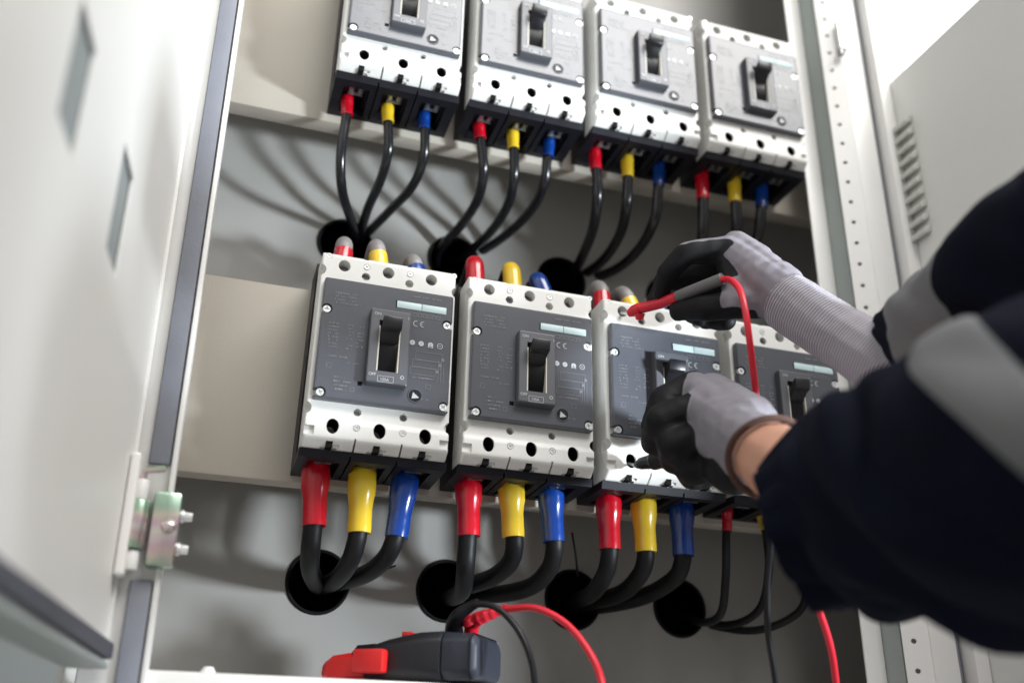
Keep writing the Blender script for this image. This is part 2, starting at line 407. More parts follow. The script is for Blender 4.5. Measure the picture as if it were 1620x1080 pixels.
b2 = bmesh.new(); cyl(b2, (0, -0.002, 0.047), (0, 0, 1), 0.0042, 0.0042, 0.013, 20); hpart('upper_barrel', b2, 'frame', 0.0006)
pin = [Vector((0, -0.002, 0.058)), Vector((0, -0.002, 0.0635)), Vector((0.002, -0.003, 0.0662)), Vector((0.008, -0.005, 0.0672)), Vector((0.0125, -0.006, 0.0678))]
hpart('hinge_pin', tube(bmesh.new(), catmull(pin, 5), 0.0021, 10), 'hinge')
lf = nb(0.0082, 0.0255, -0.0035, 0.0095, 0.006, 0.054); hpart('leaf', lf, 'hinge', 0.0025)
b2 = bmesh.new(); bmesh.ops.create_uvsphere(b2, u_segments=18, v_segments=10, radius=0.0045)
bmesh.ops.transform(b2, matrix=Matrix.Translation((0.0195, -0.003, 0.0315)) @ Matrix.Diagonal((1.1, 0.7, 1.0, 1)), verts=b2.verts); hpart('dimple', b2, 'hinge')
for z in (0.019, 0.040):
    b2 = bmesh.new(); cyl(b2, (0.0256, 0.003, z), (1, 0, 0), 0.0042, 0.0042, 0.0022, 16); cyl(b2, (0.0278, 0.003, z), (1, 0, 0), 0.0033, 0.0030, 0.0052, 6)
    hpart('bolt', b2, 'steel', 0.0003)

# ------------------------------------------------------------------ right door (open) with louvres
dr = thing('cabinet_door', 'grey right cabinet door seen edge on with a column of louvre slots', 'door', (0.5345, -0.002, -0.30))
RX = 0.0145     # inner face offset
me = finish(nb(0.001, 0.016, -0.012, 0.0, 0.0, 0.9))
ZT = 0.715
def rpart(name, bm, mt, bev=None):
    me = finish(bm, 0) if isinstance(bm, bmesh.types.BMesh) else bm
    if bev: me = evaluated(me, [('BEVEL', dict(width=bev, segments=2, limit_method='ANGLE', angle_limit=math.radians(30)))])
    for p in me.polygons: p.use_smooth = True
    me.set_sharp_from_angle(angle=math.radians(35))
    return obj(name, me, mt, dr)
rpart('hinge_edge', nb(0.0, RX - 0.0003, -0.010, 0.012, -0.03, 1.10), 'frame', 0.0015)
rpart('inner_panel', nb(RX, RX + 0.0016, -0.26, 0.0130, -0.03, ZT), 'doorR')
rpart('outer_panel', nb(RX + 0.020, RX + 0.0216, -0.26, 0.0130, -0.03, ZT), 'doorR')
rpart('top_edge', nb(RX + 0.0018, RX + 0.0198, -0.26, 0.0130, ZT - 0.0016, ZT), 'doorR')
rpart('front_edge', nb(RX + 0.0018, RX + 0.0198, -0.26, -0.2585, -0.03, ZT - 0.002), 'doorR')
for i in range(10):
    z = 0.5295 + i * 0.0139
    b2 = bmesh.new(); prof = [(0.0, -0.0010), (-0.0062, -0.0050), (-0.0080, -0.0040), (-0.0072, 0.0010), (0.0, 0.0072)]
    a = [b2.verts.new((RX - 0.0002 + px, -0.030 + 0.004 * (k % 1), z + pz)) for k, (px, pz) in enumerate(prof)]
    b = [b2.verts.new((RX - 0.0002 + px, 0.004, z + pz)) for px, pz in prof]
    b2.faces.new(a); b2.faces.new(b[::-1])
    for k in range(5): b2.faces.new((a[k], b[k], b[(k + 1) % 5], a[(k + 1) % 5]))
    rpart('louvre', b2, 'louvre', 0.0009)

# ------------------------------------------------------------------ circuit breaker
PX = [0.0140, 0.0483, 0.0826]         # upper terminal x
QX = [0.0168, 0.0507, 0.0846]         # lower terminal x
def breaker_meshes():
    D = {}
    # white cover
    prof = [(0.036, 0.1215), (0.009, 0.1215), (0.0062, 0.119), (0.0062, -0.0130), (0.0046, -0.0150), (0.0046, -0.0272), (0.0062, -0.0292), (0.0122, -0.0338), (0.036, -0.0338)]
    bm = prism(bmesh.new(), prof, -0.0030, 0.1025); cut = bmesh.new()
    for x in QX:
        cyl(cut, (x, -0.005, -0.0183), (0, 1, 0), 0.0045, 0.0045, 0.030, 28, 1.0, 1.33)      # cable screw opening
        box(cut, x - 0.0034, x + 0.0016, 0.0063, 0.0150, -0.050, -0.0285)                    # latch notch
        box(cut, x + 0.0016, x + 0.0066, 0.0085, 0.0110, -0.050, -0.0306)
        box(cut, x - 0.0070, x + 0.0050, 0.0100, 0.0150, -0.050, -0.0326)
    for x in (0.0338, 0.0677):
        cyl(cut, (x, -0.005, -0.0056), (0, 1, 0), 0.0029, 0.0029, 0.0200, 20)
        cyl(cut, (x, -0.005, -0.0180), (0, 1, 0), 0.0027, 0.0027, 0.0105, 20)
        box(cut, x - 0.0007, x + 0.0007, -0.01, 0.030, -0.06, -0.0262)
    for x in PX: cyl(cut, (x, -0.005, 0.1112), (0, 1, 0), 0.0046, 0.0046, 0.026, 30, 1.0, 1.05)
    for x in (0.0311, 0.0653):
        cyl(cut, (x, -0.005, 0.1048), (0, 1, 0), 0.0033, 0.0033, 0.0180, 20)
        box(cut, x - 0.0022, x + 0.0014, -0.01, 0.06, 0.1195, 0.13)
        cyl(cut, (x, -0.005, 0.1130), (0, 1, 0), 0.0028, 0.0028, 0.0118, 20)
    for x, z, r in ((-0.0040, -0.0060, 0.0048), (0.1038, -0.0095, 0.0048), (-0.0042, 0.1055, 0.0048), (0.1035, 0.1035, 0.0042)):
        cyl(cut, (x, -0.01, z), (0, 1, 0), r, r, 0.026, 20)
    for x in (0.0, 0.0995):
        cyl(cut, (x + 0.0016, -0.005, 0.1184), (0, 1, 0), 0.0025, 0.0025, 0.0128, 16)
    # moulded recess at both lower corners
    for x in (-0.004, 0.0955): box(cut, x, x + 0.008, 0.0, 0.0072, -0.0262, -0.0195)
    D['cover'] = cutmesh(bm, cut, bev=0.0018)
    # black base
    bprof = [(0.0362, 0.1250), (0.0675, 0.1250), (0.0675, -0.0405), (0.0150, -0.0400), (0.0128, -0.0340), (0.0362, -0.0340)]
    bm = prism(bmesh.new(), bprof, -0.0042, 0.1038); cut = bmesh.new()
    for x in QX:
        box(cut, x - 0.0125, x + 0.0100, 0.0240, 0.0610, -0.05, -0.0345); box(cut, x - 0.0100, x + 0.0075, 0.0370, 0.0600, -0.0346, -0.0250)
    for x in PX: box(cut, x - 0.0090, x + 0.0110, 0.0400, 0.0600, 0.1150, 0.14)
    for x in (0.0325, 0.0664): box(cut, x - 0.0007, x + 0.0007, 0.005, 0.0640, -0.05, -0.0370)
    D['base'] = cutmesh(bm, cut)
    SCR = [(0.0036, 0.0706), (0.0050, 0.0046), (0.0957, 0.0713), (0.0960, 0.0046)]
    D['SCR'] = SCR
    bm = nb(0.0, 0.1, 0.0, 0.0085, 0.0, 0.0968, bev=0.0016); cut = bmesh.new()
    for x, z in SCR:
        cyl(cut, (x, -0.005, z), (0, 1, 0), 0.0040, 0.0040, 0.020, 22)
        sx = -0.01 if x < 0.05 else x; box(cut, sx, x if x < 0.05 else 0.11, -0.005, 0.015, z - 0.0030, z + 0.0030)
    box(cut, 0.0310, 0.0345, -0.005, 0.004, 0.0128, 0.0162)
    box(cut, 0.0548, 0.0556, -0.005, 0.003, 0.0795, 0.0862)
    D['front_panel'] = cutmesh(bm, cut)
    # screw
    def screw(r, h, ph=True):
        bm = bmesh.new(); cyl(bm, (0, 0, 0), (0, -1, 0), r, r * 0.86, h, 20); cut = bmesh.new()
        a = r * 0.62; w = r * 0.17
        box(cut, -a, a, -h - 0.001, -h * 0.35, -w, w); c2 = finish(cut, 0)
        me = cutmesh(bm, _rot(c2, 35)); 
        cut = bmesh.new(); box(cut, -a, a, -h - 0.001, -h * 0.35, -w, w)
        b3 = bmesh.new(); b3.from_mesh(me); return cutmesh(b3, _rot(finish(cut, 0), 125))
    def _rot(me, ang):
        me.transform(Matrix.Rotation(math.radians(ang), 4, 'Y')); b = bmesh.new(); b.from_mesh(me); return b
    D['screw'] = screw(0.0032, 0.0020); D['tscrew'] = screw(0.0023, 0.0014); D['lscrew'] = screw(0.0029, 0.0018)
    # bezel
    bx0, bx1, bz0, bz1, by = 0.0358, 0.0662, 0.0135, 0.0745, -0.0068
    prof = [(0.0005, bz0 + 0.0), (by, bz0 + 0.0012), (by, bz1 - 0.0008), (0.0005, bz1)]
    bm = prism(bmesh.new(), prof, bx0, bx1); cut = nb(0.0425, 0.0592, -0.03, 0.02, 0.0238, 0.0645)
    D['bezel'] = cutmesh(bm, cut, bev=0.0010)
    # dark slot well + curved slider
    bm = bmesh.new(); n = 14; a = []; b = []
    for i in range(n + 1):
        z = 0.0240 + (0.0643 - 0.0240) * i / n; q = (i / n - 0.5) * 2
        y = -0.0040 + 0.0048 * q * q
        a.append(bm.verts.new((0.0445, y, z))); b.append(bm.verts.new((0.0575, y, z)))
    for i in range(n): bm.faces.new((a[i], b[i], b[i + 1], a[i + 1]))
    bmesh.ops.solidify(bm, geom=bm.faces[:], thickness=0.001)
    D['slider'] = finish(bm)
    D['well'] = finish(nb(0.0426, 0.0591, 0.0052, 0.0062, 0.0239, 0.0644))
    D['cheekL'] = finish(nb(0.04265, 0.0436, -0.0064, 0.0050, 0.0240, 0.0600)); D['cheekR'] = finish(nb(0.0581, 0.05905, -0.0064, 0.0050, 0.0240, 0.0600))
    # toggle handle: flared paddle leaning up and out
    bm = bmesh.new()
    def quad(y, z0, z1, hw, dy=0.0): return [bm.verts.new((0.0508 - hw, y, z0)), bm.verts.new((0.0508 + hw, y, z0)), bm.verts.new((0.0508 + hw, y + dy, z1)), bm.verts.new((0.0508 - hw, y + dy, z1))]
    r = [quad(0.002, 0.0430, 0.0600, 0.0066), quad(-0.0085, 0.0505, 0.0622, 0.0066, -0.001), quad(-0.0115, 0.0535, 0.0625, 0.0070, -0.001), quad(-0.0160, 0.0550, 0.0640, 0.0073, -0.0015)]
    for p, q in zip(r, r[1:]):
        for k in range(4): bm.faces.new((p[k], p[(k + 1) % 4], q[(k + 1) % 4], q[k]))
    bm.faces.new(r[0][::-1]); bm.faces.new(r[-1])
    me = finish(bm, 0)
    D['toggle'] = evaluated(me, [('BEVEL', dict(width=0.0008, segments=2, limit_method='ANGLE', angle_limit=math.radians(20)))])
    for p in D['toggle'].polygons: p.use_smooth = True
    D['toggle'].set_sharp_from_angle(angle=math.radians(35))
    D['strip'] = finish(nb(0.0, 0.0192, -0.0004, 0.0012, 0.0, 0.0058, bev=0.0003))
    # trip dial
    bm = bmesh.new(); cyl(bm, (0, 0.0, 0), (0, -1, 0), 0.0046, 0.0042, 0.0010, 26); D['dial'] = finish(bm)
    bm = bmesh.new()
    tri = [(-0.0026, -0.0028), (0.0030, -0.0016), (-0.0018, 0.0022)]
    f = [bm.verts.new((x, -0.0013, z)) for x, z in tri]; g = [bm.verts.new((x, -0.0008, z)) for x, z in tri]
    bm.faces.new(f); bm.faces.new(g[::-1])
    for k in range(3): bm.faces.new((f[k], f[(k + 1) % 3], g[(k + 1) % 3], g[k]))
    D['pointer'] = finish(bm, 0)
    bm = bmesh.new(); ring = [Vector((math.cos(t) * 0.0050, -0.0002, math.sin(t) * 0.0050)) for t in [2 * math.pi * i / 30 for i in range(31)]]
    tube(bm, ring, 0.0005, 6, cap=False); D['dialring'] = finish(bm)
    bm = bmesh.new(); cyl(bm, (0, 0.026, 0), (0, -1, 0), 0.00447, 0.00447, 0.0265, 28, 1.0, 1.33); cut = bmesh.new(); cyl(cut, (0, 0.024, 0), (0, -1, 0), 0.0042, 0.0042, 0.03, 28, 1.0, 1.34); D['opening'] = cutmesh(bm, cut)  # black cup paints the shade inside the hole
    D['shade_block'] = finish(nb(-0.0033, 0.0015, 0.0074, 0.0148, -0.0334, -0.0286))  # black block standing in for shade inside the notch
    bm = nb(-0.0040, 0.0040, 0.0, 0.004, -0.0042, 0.0042, bev=0.0005); D['clampL'] = finish(bm)
    bm = bmesh.new(); box(bm, -0.0070, -0.0030, 0.0255, 0.0350, -0.0372, -0.0348, bev=0.0004); box(bm, 0.0010, 0.0050, 0.0255, 0.0350, -0.0372, -0.0348, bev=0.0004); box(bm, -0.0075, 0.0055, 0.0352, 0.0368, -0.0378, -0.0348)
    D['lug'] = finish(bm)
    # print
    def rect(bm, x0, x1, z0, z1, y=-0.00035):
        v = [bm.verts.new(p) for p in ((x0, y, z0), (x1, y, z0), (x1, y, z1), (x0, y, z1))]; bm.faces.new(v)
    def frame(bm, x0, x1, z0, z1, t=0.00025, y=-0.00035):
        rect(bm, x0, x1, z0, z0 + t, y); rect(bm, x0, x1, z1 - t, z1, y); rect(bm, x0, x0 + t, z0 + t, z1 - t, y); rect(bm, x1 - t, x1, z0 + t, z1 - t, y)
    rnd = random.Random(3)
    def words(bm, x0, x1, z, h, dens=0.8):
        x = x0
        while x < x1:
            w = rnd.uniform(0.0005, 0.0012)
            if rnd.random() < dens:
                zz = z + rnd.uniform(0, h * .2); rect(bm, x, min(x + w * .45, x1), zz, z + h)
                if rnd.random() < .7: rect(bm, x + w * .45, min(x + w, x1), z + h * rnd.choice((0, .42, .75)), z + h * rnd.choice((0.25, .62, 1.0)) + 0.0001)
            x += w + 0.0003
    pd = bmesh.new()
    for i in range(4): words(pd, 0.0085, 0.0085 + (0.017, 0.016, 0.0185, 0.02)[i], 0.0838 - i * 0.0027, 0.0014)
    for i in range(8):
        z = 0.0585 - i * 0.0027
        for cx, cw in ((0.0055, 0.008), (0.0195, 0.005), (0.0275, 0.005)):
            if rnd.random() < 0.85: words(pd, cx + rnd.uniform(0, .001), cx + cw, z, 0.0013, .75)
    words(pd, 0.0075, 0.0225, 0.0325, 0.0013)
    frame(pd, 0.0070, 0.0110, 0.0235, 0.0275); words(pd, 0.0075, 0.0105, 0.0247, 0.0013)
    words(pd, 0.022, 0.031, 0.0285, 0.0013); words(pd, 0.0185, 0.0195, 0.0245, 0.0016); words(pd, 0.0265, 0.0275, 0.0225, 0.003)
    for i in range(4): words(pd, 0.0135, 0.0135 + (0.008, 0.013, 0.0105, 0.011)[i], 0.0165 - i * 0.0031, 0.0014)
    frame(pd, 0.026, 0.029, 0.0075, 0.0105)
    for i in range(6): frame(pd, 0.0690 + i * 0.0036, 0.0718 + i * 0.0036, 0.0745, 0.0775, 0.0003)
    words(pd, 0.068, 0.090, 0.0905, 0.0013)
    # wiring diagram
    frame(pd, 0.0725, 0.0935, 0.0395, 0.0462); frame(pd, 0.0705, 0.0925, 0.0335, 0.0393); frame(pd, 0.0690, 0.0890, 0.0275, 0.0333)
    for x in (0.0905, 0.0925, 0.0945): rect(pd, x, x + 0.0003, 0.0235, 0.0415)
    for x, z in ((0.0925, 0.0405), (0.0908, 0.036), (0.0885, 0.0305)): rect(pd, x, x + 0.0022, z, z + 0.0022)
    words(pd, 0.071, 0.089, 0.0242, 0.0014); frame(pd, 0.0815, 0.0855, 0.0170, 0.0205); words(pd, 0.079, 0.084, 0.0075, 0.0014)
    D['dimprint'] = finish(pd, 0)
    # brighter print: approval marks, rating box, I and O, CE
    pb = bmesh.new()
    def arc(bm, cx, cz, r, a0, a1, t, y=-0.0004, n=16):
        prev = None
        for i in range(n + 1):
            a = math.radians(a0 + (a1 - a0) * i / n)
            p = bm.verts.new((cx + math.cos(a) * r, y, cz + math.sin(a) * r)); q = bm.verts.new((cx + math.cos(a) * (r - t), y, cz + math.sin(a) * (r - t)))
            if prev: bm.faces.new((prev[0], p, q, prev[1]))
            prev = (p, q)
    arc(pb, 0.0715, 0.0686, 0.0024, 70, 290, 0.00055); arc(pb, 0.0768, 0.0686, 0.0024, 70, 290, 0.00055); rect(pb, 0.0746, 0.0764, 0.0683, 0.0689, -0.0004)
    for i, x in enumerate((0.0694, 0.0762, 0.0835)):
        arc(pb, x, 0.0527, 0.0021, 0, 360, 0.0017, n=20)
    rect(pb, 0.0815, 0.0855, 0.0503, 0.0514, -0.0004)
    arc(pb, 0.0908, 0.0527, 0.0023, 0, 360, 0.0005, n=20); rect(pb, 0.0898, 0.0918, 0.0524, 0.0530, -0.0004)
    Y2 = by - 0.0004
    frame(pb, 0.0440, 0.0560, 0.0152, 0.0200, 0.0003, Y2); arc(pb, 0.0622, 0.0205, 0.0015, 0, 360, 0.0006, Y2, 18); rect(pb, 0.0640, 0.0644, 0.0675, 0.0695, Y2)
    frame(pb, 0.0540, 0.0665, 0.0262, 0.0263, 0.00005, Y2) if False else None
    rect(pb, 0.0660, 0.0682, 0.0526, 0.0528, -0.0004)
    def text(s, x, z, size, y):
        cu = bpy.data.curves.new('t', 'FONT'); cu.body = s; cu.size = size; cu.offset = size * 0.012
        o = bpy.data.objects.new('t', cu); col.objects.link(o); dg = bpy.context.evaluated_depsgraph_get(); dg.update()
        me = bpy.data.meshes.new_from_object(o.evaluated_get(dg)); bpy.data.objects.remove(o)
        me.transform(Matrix.Translation((x, y, z)) @ Matrix.Rotation(math.radians(90), 4, 'X')); pb.from_mesh(me)
    text('ON', 0.0382, 0.0680, 0.0032, Y2); text('OFF', 0.0372, 0.0195, 0.0032, Y2); text('125A', 0.0460, 0.0164, 0.0030, Y2)
    D['print'] = finish(pb, 0)
    return D
BM_ = breaker_meshes()
def make_breaker(x, z, label, group):
    t = thing('circuit_breaker', label, 'breaker', (x, 0, z), group)
    def p(name, key, mt, loc=(0, 0, 0), parent=t):
        o = obj(name, BM_[key], M[mt], parent); o.location = loc
        if 'screw' in name: o.rotation_euler = (0, random.uniform(0, 3.14), 0)
        return o
    p('base', 'base', 'black'); cv = p('cover', 'cover', 'white'); fp = p('front_panel', 'front_panel', 'panel')
    for sx, sz in BM_['SCR']: p('panel_screw', 'screw', 'steel', (sx, 0.0030, sz))
    for sx in (0.0338, 0.0677): p('terminal_screw', 'tscrew', 'steel', (sx, 0.0058, -0.0180))
    for sx in (0.0311, 0.0653): p('terminal_screw', 'tscrew', 'steel', (sx, 0.0071, 0.1130))
    p('terminal_screw', 'lscrew', 'darksteel', (0.0677, 0.0105, -0.0056)); p('terminal_screw', 'lscrew', 'darksteel', (0.0311, 0.0110, 0.1048))
    for sx in (0.0016, 0.1011): p('corner_screw', 'tscrew', 'steel', (sx, 0.0080, 0.1184))
    for q in QX: p('opening_shade_cup', 'opening', 'rubber_shade', (q, 0.0072, -0.0183)); p('notch_shade', 'shade_block', 'rubber_shade', (q, 0, 0)); p('lug', 'lug', 'darksteel', (q, 0, 0))  # black cups and blocks put shade into the openings and notches
    for q in PX: p('terminal_clamp', 'clampL', 'darksteel', (q + 0.0005, 0.0150, 0.1095))
    bz = p('bezel', 'bezel', 'bezel'); p('slot_well', 'well', 'black', parent=bz); p('slot_cheek', 'cheekL', 'slotw', parent=bz); p('slot_cheek', 'cheekR', 'slotw', parent=bz)
    p('slider', 'slider', 'toggle', parent=bz); p('toggle', 'toggle', 'toggle', parent=bz)
    p('label_strip', 'strip', 'strip', (0.0557, 0, 0.0799)); p('label_strip', 'strip', 'strip', (0.0753, 0, 0.0799))
    d = p('trip_dial', 'dial', 'black', (0.0740, 0, 0.0105)); p('dial_pointer', 'pointer', 'print', parent=d); p('dial_ring', 'dialring', 'bezel', parent=d)
    p('printed_text', 'dimprint', 'printdim', parent=fp)['kind'] = 'stuff'; p('printed_mark', 'print', 'print', parent=fp)['kind'] = 'stuff'
    return t
ORD = ['leftmost', 'second from left', 'third from left', 'rightmost']
BX = [0.0, 0.1164, 0.2328, 0.3487]; UX = [-0.0044, 0.1128, 0.2297, 0.3460]; UZ = 0.3325
for i in range(4):
    make_breaker(BX[i], 0, ['grey and white circuit breaker, leftmost in the lower row', 'grey and white circuit breaker, second from left in the lower row', 'lower row circuit breaker being probed, behind the gloved fist', 'rightmost lower circuit breaker, half hidden behind the sleeve'][i], 'breakers of the lower row')
for i in range(4):
    make_breaker(UX[i], UZ, 'grey and white circuit breaker, %s in the blurred upper row' % ORD[i], 'breakers of the upper row')

# ------------------------------------------------------------------ cables
def cable(label, group, sleeve_mat, p_top, p_end, path, r_c, r_s0, r_s1, jm='jacket', stub=None):
    t = thing('power_cable', label, 'cable', p_top, group)
    O = Vector(p_top)
    full = [p_end.lerp(p_top, 0.25)] + path
    b = bmesh.new(); pts = [p - O for p in catmull(full, 9)]; tube(b, pts, r_c, 16); obj('jacket', b, jm, t)
    n = 16; b = bmesh.new(); a0 = p_top - O; a1 = p_end - O
    mid = None; P = []; R = []
    for i in range(n + 1):
        f = i / n; P.append(a0.lerp(a1, f))
        s = min(max((f - 0.30) / 0.32, 0), 1); s = s * s * (3 - 2 * s)
        r = r_s0 + (r_s1 - r_s0) * s
        if f < 0.06: r *= 0.93 + f * 1.1
        if f > 0.97: r *= 0.985
        R.append(r * (1 + 0.012 * math.sin(i * 2.3)))
    tube(b, P, R, 20); obj('sleeve', b, sleeve_mat, t)
    if stub:
        b = bmesh.new(); d = (a0 - a1).normalized(); tube(b, [a0 - d * 0.001, a0 + d * stub * 0.5, a0 + d * stub], r_s0 * 0.80, 16); obj('lug_barrel', b, 'black', t)
    return t
CN = ['red', 'yellow', 'blue']
def pth(*a): return [uy(x, y, d) for x, y, d in a]
# upper row: thin cables
UP = [
 [((549, 154), (549, 183), [(547, 190, .046), (539, 250, .052), (542, 305, .075), (556, 350, .115), (566, 392, .17)]),
  ((613, 168), (614, 194), [(614, 202, .046), (614, 240, .052), (602, 285, .075), (580, 335, .11), (564, 392, .17)]),
  ((671, 178), (671, 205), [(672, 212, .046), (670, 250, .055), (652, 295, .08), (615, 335, .12), (560, 390, .17)])],
 [((757, 196), (760, 220), [(761, 228, .046), (765, 268, .052), (757, 312, .075), (733, 352, .11), (694, 396, .155), (690, 420, .19)]),
  ((811, 208), (812, 236), [(813, 244, .046), (813, 282, .054), (803, 325, .08), (775, 368, .12), (728, 412, .17)]),
  ((869, 222), (867, 249), [(865, 257, .046), (861, 290, .056), (842, 330, .085), (800, 372, .125), (735, 415, .17)])],
 [((940, 234), (943, 269), [(944, 277, .046), (945, 315, .052), (937, 365, .08), (918, 412, .125), (900, 446, .17)]),
  ((992, 246), (993, 281), [(993, 289, .046), (991, 325, .054), (980, 372, .085), (950, 415, .13), (900, 448, .175)]),
  ((1043, 256), (1042, 295), [(1041, 303, .046), (1036, 345, .058), (1012, 392, .09), (970, 428, .135), (900, 450, .18)])],
 [((1110, 272), (1112, 316), [(1112, 324, .046), (1112, 365, .053), (1105, 410, .08), (1085, 450, .13), (1062, 478, .18)]),
  ((1161, 281), (1163, 321), [(1164, 329, .046), (1165, 365, .055), (1155, 410, .085), (1120, 452, .13), (1060, 480, .18)]),
  ((1205, 291), (1205, 329), [(1204, 337, .046), (1198, 375, .06), (1175, 420, .09), (1130, 455, .135), (1060, 482, .18)])]]
UD = ['far left', 'second', 'third', 'far right']
for i in range(4):
    for k in range(3):
        a, b, p = UP[i][k]
        cable('thin black cable with %s sleeve under the %s upper breaker' % (CN[k], ['leftmost', 'second', 'third', 'rightmost'][i]), 'cables below the upper row', CN[k], uy(*a, .0455), uy(*b, .0455), pth(*p), [0.0043, 0.0045, 0.0050, 0.0054][i], [0.0056, 0.0058, 0.0062, 0.0067][i], [0.0052, 0.0054, 0.0058, 0.0063][i], 'gjacket')
LP_ = [
 [((500, 733), (497, 832), [(494, 842, .048), (491, 872, .056), (491, 900, .085), (500, 922, .13), (506, 928, .18)]),
  ((574, 743), (568, 843), [(564, 855, .049), (553, 888, .062), (533, 915, .10), (508, 928, .17)]),
  ((642, 752), (627, 850), [(621, 862, .050), (604, 889, .065), (572, 910, .10), (512, 926, .17)])],
 [((741, 750), (742, 848), [(739, 860, .048), (736, 900, .055), (732, 932, .085), (718, 944, .13), (708, 945, .18)]),
  ((808, 757), (812, 850), [(814, 862, .049), (806, 890, .062), (780, 912, .09), (740, 926, .13), (706, 934, .18)]),
  ((870, 764), (876, 857), [(877, 868, .050), (868, 900, .065), (838, 928, .09), (780, 940, .13), (706, 940, .18)])],
 [((962, 777), (965, 869), [(964, 880, .048), (956, 910, .060), (936, 938, .095), (906, 952, .17)]),
  ((1017, 782), (1022, 873), [(1021, 884, .049), (1010, 912, .062), (978, 940, .10), (908, 956, .17)]),
  ((1077, 788), (1081, 879), [(1079, 890, .050), (1065, 916, .066), (1020, 942, .10), (960, 956, .14), (905, 960, .18)])],
 [((1150, 795), (1150, 840), [(1149, 852, .048), (1148, 915, .050), (1140, 970, .070), (1112, 984, .115), (1076, 972, .18)]),
  ((1205, 808), (1209, 838), [(1213, 850, .048), (1216, 905, .052), (1200, 965, .075), (1150, 988, .115), (1078, 975, .18)]),
  ((1262, 815), (1275, 850), [(1282, 870, .048), (1280, 925, .055), (1258, 972, .080), (1185, 997, .115), (1078, 978, .18)])]]
for i in range(4):
    for k in range(3):
        a, b, p = LP_[i][k]
        big = i < 3
        cable(('thick black cable with glossy %s sleeve under the %s lower breaker' if big else 'slim black cable with %s sleeve under the %s lower breaker') % (CN[k], ['leftmost', 'second', 'third', 'rightmost'][i]), 'cables below the lower row', CN[k], uy(*a, .0475), uy(*b, .0475), pth(*p),
              0.0071 if big else 0.0034, 0.0107 if big else 0.0052, 0.0088 if big else 0.0042, 'jacket', 0.012)
# incoming cables on top of the lower row, bending back to the panel
TOPS = [[(546, 402, 376), (597, 408, 380), (655, 420, 404)], [(751, 452, 410), (809, 447, 420), (852, 455, 436)], [(951, 490, 445), (989, 478, 454), (1035, 490, 472)], [(1150, 530, 505), (1196, 545, 520), (1240, 555, 530)]]
for i in range(4):
    for k in range(3):
        x, yb, yt = TOPS[i][k]
        a = Vector((BX[i] + PX[k] + 0.001, 0.049, 0.118))
        tp = uy(x, yt + 10, 0.056)
        t = thing('power_cable', 'incoming cable with %s cap on top of the %s lower breaker' % (CN[k], ['leftmost', 'second', 'third', 'rightmost'][i]), 'cable', a, 'cables entering the lower row from above')
        d = tp - a; f = 1.0 if i == 1 else 0.80
        path = catmull([Vector((0, 0, -0.004)), d * 0.5 * f, d * f] + ([d + Vector((0, 0.009, 0.005))] if i == 1 else []), 8)
        b2 = bmesh.new(); R = [0.0083 * (1 - (0.30 if i == 1 else 0.06) * (j / (len(path) - 1)) ** 5) for j in range(len(path))]; tube(b2, path, R, 20); obj('sleeve', b2, CN[k], t)
        gp_ = catmull([d * f * 0.9, d * 0.92, d + Vector((0, 0.011, 0.004)), d + Vector((0, 0.032, -0.004)), Vector((0, YB - a.y + 0.03, d.z - 0.03))], 8)
        b2 = bmesh.new(); tube(b2, gp_, [0.0068 for j in range(len(gp_))] if i != 1 else 0.0060, 18); obj('jacket', b2, 'greycap' if i != 1 else 'jacket', t)
for i in range(1, 4):
    for k in range(3):
        a = Vector((UX[i] + PX[k] + 0.001, 0.050, UZ + 0.117))
        t = thing('power_cable', 'black incoming cable, %s of three above the %s upper breaker' % (['left', 'middle', 'right'][k], ['', 'second', 'third', 'rightmost'][i]), 'cable', a, 'cables entering the upper row from above')
        gp_ = catmull([Vector((0, 0, -0.004)), Vector((0.001, 0.001, 0.014)), Vector((0.004, 0.012, 0.030)), Vector((0.012, 0.040, 0.050)), Vector((0.020, 0.095, 0.075))], 8)
        b2 = bmesh.new(); tube(b2, gp_, 0.0068, 14); obj('jacket', b2, 'jacket', t)
        b2 = bmesh.new(); tube(b2, gp_[:9], 0.0078, 16); obj('sleeve', b2, 'black', t)
# two stray cable-tie tails
tie = bmesh.new(); tube(tie, catmull(pth((914, 912, .10), (911, 880, .085), (905, 842, .075)), 6), 0.0009, 8)
tag(obj('cable_tie_tail', tie, 'jacket'), 'thin black tie end sticking up from the third lower cable hole', 'cable tie')
tie = bmesh.new(); tube(tie, catmull(pth((560, 915, .10), (595, 906, .085), (626, 894, .075)), 6), 0.0007, 8)
tag(obj('cable_tie_tail', tie, 'jacket'), 'thin black tie end beside the leftmost lower blue cable', 'cable tie')

# ------------------------------------------------------------------ clamp meter on the rail
ma = uy(775, 1064, 0.004); mb_ = Vector((0.053, 0.068, ZS)); ma = Vector((ma.x, 0.006, ZS))
ax = (mb_ - ma); LEN = ax.length; ang = math.atan2(ax.y, ax.x)
mt = thing('clamp_meter', 'dark clamp meter with red jaws lying on the bottom rail', 'meter', ma, None, (0, 0, ang))
def loft(bm, secs, close=True):
    rings = [[bm.verts.new(p) for p in s] for s in secs]
    n = len(secs[0])
    for a, b in zip(rings, rings[1:]):
        for k in range(n): bm.faces.new((a[k], a[(k + 1) % n], b[(k + 1) % n], b[k]))
    if close: bm.faces.new(rings[0][::-1]); bm.faces.new(rings[-1])
    return bm
def octa(x, hw, z0, z1, c): # cross-section with chamfered corners
    return [Vector((x, -hw + c, z0)), Vector((x, hw - c, z0)), Vector((x, hw, z0 + c)), Vector((x, hw, z1 - c)), Vector((x, hw - c, z1)), Vector((x, -hw + c, z1)), Vector((x, -hw, z1 - c)), Vector((x, -hw, z0 + c))]
